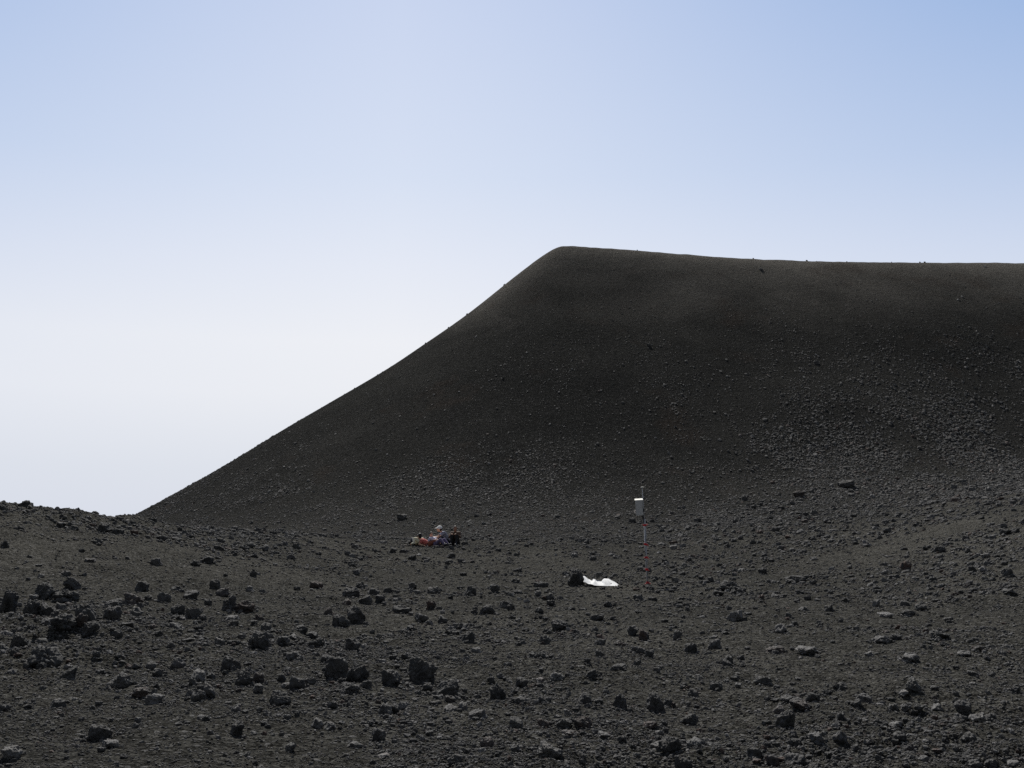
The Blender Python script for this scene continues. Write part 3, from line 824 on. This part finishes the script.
def ground_stones():
    rows = []
    n = 700000
    r = np.exp(RNG.uniform(math.log(5.6), math.log(88), n)); az = RNG.uniform(-.53, .53, n)
    x, y = r * np.sin(az), r * np.cos(az)
    s = power(n, 1.4, 8.5, 2.0)
    clump = n2(x, y, .35, 61.) + .7 * n2(x, y, 1.1, 62.)
    dens = .16 + 1.25 * smooth01((clump + .05) / .75)
    # bare ash: a shelf left of the middle distance and a faint track running off to the right
    shelf = smooth01((-az - .10) / .12) * smooth01((r - 20.5) / 2.5) * smooth01((33 - r) / 3)
    track_r = 34 + (az - .23) * 62
    track = smooth01((az - .15) / .08) * np.exp(-((r - track_r) / 2.6) ** 2)
    ridge = smooth01((-az - .16) / .1) * smooth01((r - 32) / 4) * smooth01((60 - r) / 8)
    cluster = np.exp(-((az + .40) / .13) ** 2) * smooth01((r - 12.5) / 2) * smooth01((22 - r) / 2.5)
    dens += 1.1 * smooth01((az - .02) / .25) * smooth01((r - 24) / 12)
    dens = dens * (1 - .88 * shelf) * (1 - .97 * track) + 1.7 * ridge + 1.6 * cluster
    dens *= (r / 10.) ** -.5
    dens *= 1 - .95 * track
    keep = RNG.uniform(0, 1, n) < dens * (.17 + .12 * (r < 13))
    x, y, r, s = x[keep], y[keep], r[keep], s[keep]
    keep = heights(x, y, False)[1] < .85
    x, y, r, s = x[keep], y[keep], r[keep], s[keep]
    n = len(x)
    rows.append(np.stack([x, y, s * r / F, RNG.uniform(.45, .95, n), s, tones(n), (RNG.uniform(0, 1, n) < .06) * .7], 1))
    # the fine cinders that make up the surface
    for n, r0, r1, k in ((105000, 5.6, 16, .75), (60000, 16, 60, .5)):
        r = np.exp(RNG.uniform(math.log(r0), math.log(r1), n)); az = RNG.uniform(-.53, .53, n)
        x, y = r * np.sin(az), r * np.cos(az)
        keep = (RNG.uniform(0, 1, n) < k * (.35 + smooth01((n2(x, y, .5, 81.) + .5 * n2(x, y, 1.7, 82.) + .3) / .7))) & (heights(x, y, False)[1] < .3)
        x, y, r = x[keep], y[keep], r[keep]; n = len(x)
        s = power(n, 1.0, 3.0, 2.2)
        rows.append(np.stack([x, y, s * r / F, RNG.uniform(.5, 1.0, n), s, tones(n, .02, .16), (RNG.uniform(0, 1, n) < .05) * .6], 1))
    # rubble gathered at the feet of the rocks
    for (px, py, W, H, dep, tone) in placed:
        rad = math.hypot(px, py)
        k = int(min(26, 4 + 14 * W / (.028 * rad * .5 + .1)))
        a = RNG.uniform(0, 2 * math.pi, k); dd = W * (.45 + RNG.exponential(.45, k))
        w = np.clip(W * power(k, .07, .36, 1.3), 1.3 * rad / F, 9 * rad / F)
        rows.append(np.stack([px + np.cos(a) * dd, py + np.sin(a) * dd * 1.1, w, RNG.uniform(.5, .95, k), w * F / rad, tones(k, .05, .35), np.zeros(k)], 1))
    for (px, py, w, h, tone) in SMALL:
        q = rock_place(px, py, w, h)
        if q: rows.append(np.array([[q[0], q[1], q[2], min(1.2, q[3] / q[2] * 1.2), max(w, 5.6), tone, 0]]))
    pts = np.concatenate(rows)
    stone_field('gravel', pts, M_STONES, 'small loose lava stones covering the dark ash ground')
    print('ground stones', len(pts))

def hill_stones():
    n = 300000
    az = RNG.uniform(-.42, .53, n); r = RNG.uniform(52, 128, n)
    x, y = r * np.sin(az), r * np.cos(az)
    z, hm = heights(x, y, False); bl = heights.blend.copy()
    s = power(n, 1.05, 4.6, 2.9) * (.75 + .5 * smooth01((x + 10) / 60))
    low = np.clip(1 - (z - 2) / 31, 0, 1)
    s = 1.05 + (s - 1.05) * np.clip(low * 1.5 - .15, .12, 1)
    right = smooth01((x + 25) / 75)
    dens = (low ** 3.0) * (.10 + .95 * right) * 2.0 + .004 + 1.5 * smooth01((9 - z) / 6) * smooth01((x + 45) / 40)
    dens *= .25 + 1.25 * smooth01((n2(x, y * .45, .16, 71.) + .6 * n2(x, y, .5, 72.) + .15) / .6)
    keep = (RNG.uniform(0, 1, n) < dens * .66 * smooth01((bl - .15) / .6))
    x, y, r, s = x[keep], y[keep], r[keep], s[keep]; n = len(x)
    pts = np.stack([x, y, s * r / F, RNG.uniform(.4, .8, n), s, tones(n, .05, .20), (RNG.uniform(0, 1, n) < .06) * .7], 1)
    # a few stones proud of the rim and of the left flank
    ex = []
    for px, sz in ((466, 3.5), (424, 2.5), (447, 2.5), (504, 3), (194, 2.5), (353, 1.8), (815, 3.5), (856, 2.5), (902, 2), (931, 3), (936, 3), (760, 2.5), (641, 2.5)):
        a = math.atan((px - 512) / F); rr = np.linspace(80, 140, 700)
        zz, _ = heights(np.sin(a) * rr, np.cos(a) * rr, False)
        k = np.argmin(project(np.sin(a) * rr, np.cos(a) * rr, zz)[1])
        ex.append([math.sin(a) * rr[k], math.cos(a) * rr[k], sz * .62 * rr[k] / F, .9, 6, .05, 0])
    # pale single stones scattered over the smooth upper slope
    for px, py in ((273, 461), (300, 450), (387, 455), (360, 473), (305, 498), (343, 507), (459, 392), (434, 395), (557, 370), (572, 369), (621, 414), (816, 355), (962, 297), (958, 300), (985, 267), (476, 337), (489, 381), (230, 488), (530, 415), (637, 392)):
        p = hit(px, py)
        if p is not None: ex.append([p[0], p[1], 2.4 * np.hypot(p[0], p[1]) / F, .7, 4, 1.3, 0])
    pts = np.concatenate([pts, np.array(ex)])
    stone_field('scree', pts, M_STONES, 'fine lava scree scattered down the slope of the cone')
    print('hill stones', len(pts))

# ------------------------------------------------------------------ white sheet and the stone on it
def sheet_material():
    m = bpy.data.materials.new('thin_white_plastic'); m.use_nodes = True
    nt = NT(m.node_tree); nt.n.clear()
    out = nt.add('ShaderNodeOutputMaterial'); d = nt.add('ShaderNodeBsdfDiffuse'); t = nt.add('ShaderNodeBsdfTranslucent')
    P = nt.add('ShaderNodeTexCoord').outputs['Object']
    c = nt.mix(nt.noise(P, 9, 5), (.90, .90, .90), (.95, .95, .94))
    nt.put(d.inputs[0], c); nt.put(t.inputs[0], c)
    mx = nt.add('ShaderNodeMixShader'); mx.inputs[0].default_value = .10
    nt.l.new(d.outputs[0], mx.inputs[1]); nt.l.new(t.outputs[0], mx.inputs[2]); nt.l.new(mx.outputs[0], out.inputs[0])
    return m

def white_sheet():
    p = hit(600.5, 586.3); s = math.hypot(p[0], p[1]) / F
    th = math.atan2(p[0], p[1])
    top = [(584, 577.8), (586, 579.5), (588.5, 581), (592, 583), (594.3, 580.2), (597, 582.5), (602, 582.8), (603.5, 579.8), (607.5, 580), (612, 582), (615, 584.2), (617.6, 586)]
    bot = [(584, 582.5), (590, 584.8), (597, 586.2), (617.6, 586.6)]
    NX, NY = 90, 26
    V = []
    for i in range(NX):
        px = 584 + 33.6 * i / (NX - 1)
        hu = (586.5 - np.interp(px, *zip(*top))) * s
        lo = (586.5 - np.interp(px, *zip(*bot))) * s
        X = (px - 600.5) * s
        for j in range(NY):
            t = j / (NY - 1)
            yy = -.12 + .95 * t + .05 * math.sin(px * .6)
            # rises from its front hem to the ridge, then falls away behind
            prof = math.sin(min(1.0, t / .85) * math.pi / 2)
            V.append((X + .02 * math.sin(t * 9 + px), yy, lo * (1 - t) + ((hu - lo) * prof + lo * prof) * .9))
    V = np.array(V)
    w = perlin(V * np.array([9, 7, 3]) + 50) * .012 + perlin(V * 22 + 9) * .004
    V[:, 2] += w + .015
    idx = np.arange(NX * NY).reshape(NX, NY)
    Q = np.stack([idx[:-1, :-1], idx[1:, :-1], idx[1:, 1:], idx[:-1, 1:]], -1).reshape(-1, 4)
    o = mesh_object('white_sheet', V, Q, sheet_material())
    o.location = (p[0], p[1], height1(p[0], p[1], False)); o.rotation_euler = (0, 0, -th)
    tag(o, 'crumpled bright white plastic sheet lying on the ash beside a black boulder', 'plastic sheet')
    # the black stone that weighs it down
    v, f = rock_shape(4, 77, 1.1, 9)
    v = v * np.array([5.2 * s, .13, 3.0 * s])
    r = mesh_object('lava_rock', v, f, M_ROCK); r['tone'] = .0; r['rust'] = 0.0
    q = Matrix.Rotation(-th, 3, 'Z') @ Vector(((598.2 - 600.5) * s, .88, 0))
    r.location = (p[0] + q.x, p[1] + q.y, o.location.z + (586.5 - 577.6) * s * .93 + .06)
    r.rotation_euler = (0, 0, -th)
    tag(r, 'black lava stone lying on the far edge of the crumpled white sheet', 'rock', rocks_group)
white_sheet()

# ------------------------------------------------------------------ light
AZ = math.radians(-11.5); EL = math.radians(45)
SUN = Vector((math.sin(AZ) * math.cos(EL), math.cos(AZ) * math.cos(EL), math.sin(EL)))
sl = bpy.data.lights.new('sun', 'SUN'); sl.energy = 4.9; sl.angle = math.radians(.53); sl.color = (1.0, .97, .91)
so = bpy.data.objects.new('sun', sl); COL.objects.link(so)
so.rotation_euler = SUN.to_track_quat('Z', 'Y').to_euler(); so.location = SUN * 400

def world():
    w = bpy.data.worlds.new('World'); scene.world = w; w.use_nodes = True
    nt = NT(w.node_tree); nt.n.clear()
    out = nt.add('ShaderNodeOutputWorld'); bg = nt.add('ShaderNodeBackground'); nt.l.new(bg.outputs[0], out.inputs[0])
    sky = nt.add('ShaderNodeTexSky', sky_type='NISHITA'); sky.sun_disc = False
    sky.sun_elevation = EL; sky.sun_rotation = AZ; sky.altitude = 2800; sky.air_density = 1.0; sky.dust_density = 1.0
    s = nt.add('ShaderNodeVectorMath', operation='SCALE'); nt.l.new(sky.outputs[0], s.inputs[0]); s.inputs['Scale'].default_value = .58
    hs = nt.add('ShaderNodeHueSaturation'); hs.inputs['Saturation'].default_value = .45; nt.l.new(s.outputs[0], hs.inputs['Color'])
    D = nt.add('ShaderNodeTexCoord').outputs['Generated']
    sep = nt.add('ShaderNodeSeparateXYZ'); nt.put(sep.inputs[0], D)
    z = sep.outputs[2]
    flat = nt.vmath('NORMALIZE', nt.vmath('MULTIPLY', D, (1, 1, 0)))
    GA = math.radians(-6.5)
    co = nt.vmath('DOT_PRODUCT', flat, (math.sin(GA), math.cos(GA), 0))
    si = nt.math('SQRT', nt.math('MAXIMUM', nt.math('SUBTRACT', 1, nt.math('MULTIPLY', co, co)), 0))
    def lin(c): return tuple(((v / 255 + .055) / 1.055) ** 2.4 for v in c)
    k = 10.0   # the background runs at strength 0.1, like the sky texture beside it
    haze = nt.ramp(z, [(0, lin((217, 221, 232))), (.06, lin((223, 227, 235))), (.13, lin((236, 238, 243))), (.18, lin((238, 240, 245))), (.25, lin((229, 234, 245))), (.33, lin((215, 225, 243))), (.474, lin((202, 214, 239))), (.8, lin((165, 190, 232)))])
    zf = nt.math('POWER', nt.math('DIVIDE', nt.math('MAXIMUM', z, 0), .474), 1.5)
    GA = math.radians(-6.5)
    co = nt.vmath('DOT_PRODUCT', flat, (math.sin(GA), math.cos(GA), 0))
    side = nt.math('MULTIPLY', nt.math('MULTIPLY', nt.step(si, -.08, .95), 1.0), zf)
    side = nt.math('ADD', side, nt.math('MULTIPLY', si, .09), clamp=True)
    haze = nt.mix(side, haze, (.21, .38, .70))
    hz = nt.add('ShaderNodeVectorMath', operation='SCALE'); nt.put(hz.inputs[0], haze); hz.inputs['Scale'].default_value = k
    away = nt.step(co, .55, -.1)      # haze glows towards the sun only
    away = nt.math('MAXIMUM', away, nt.step(z, .5, .8))
    c = nt.mix(away, hz.outputs[0], hs.outputs[0])
    nt.put(bg.inputs[0], c); bg.inputs[1].default_value = .1
world()

build_terrain(); ground_stones(); hill_stones()

scene.render.engine = 'CYCLES'
scene.view_settings.view_transform = 'Standard'
scene.view_settings.look = 'None'
scene.view_settings.exposure = 0.0
scene.view_settings.gamma = 1.0
scene.cycles.max_bounces = 5
scene.cycles.diffuse_bounces = 2
scene.cycles.use_denoising = False
scene.cycles.sample_clamp_indirect = 3.0
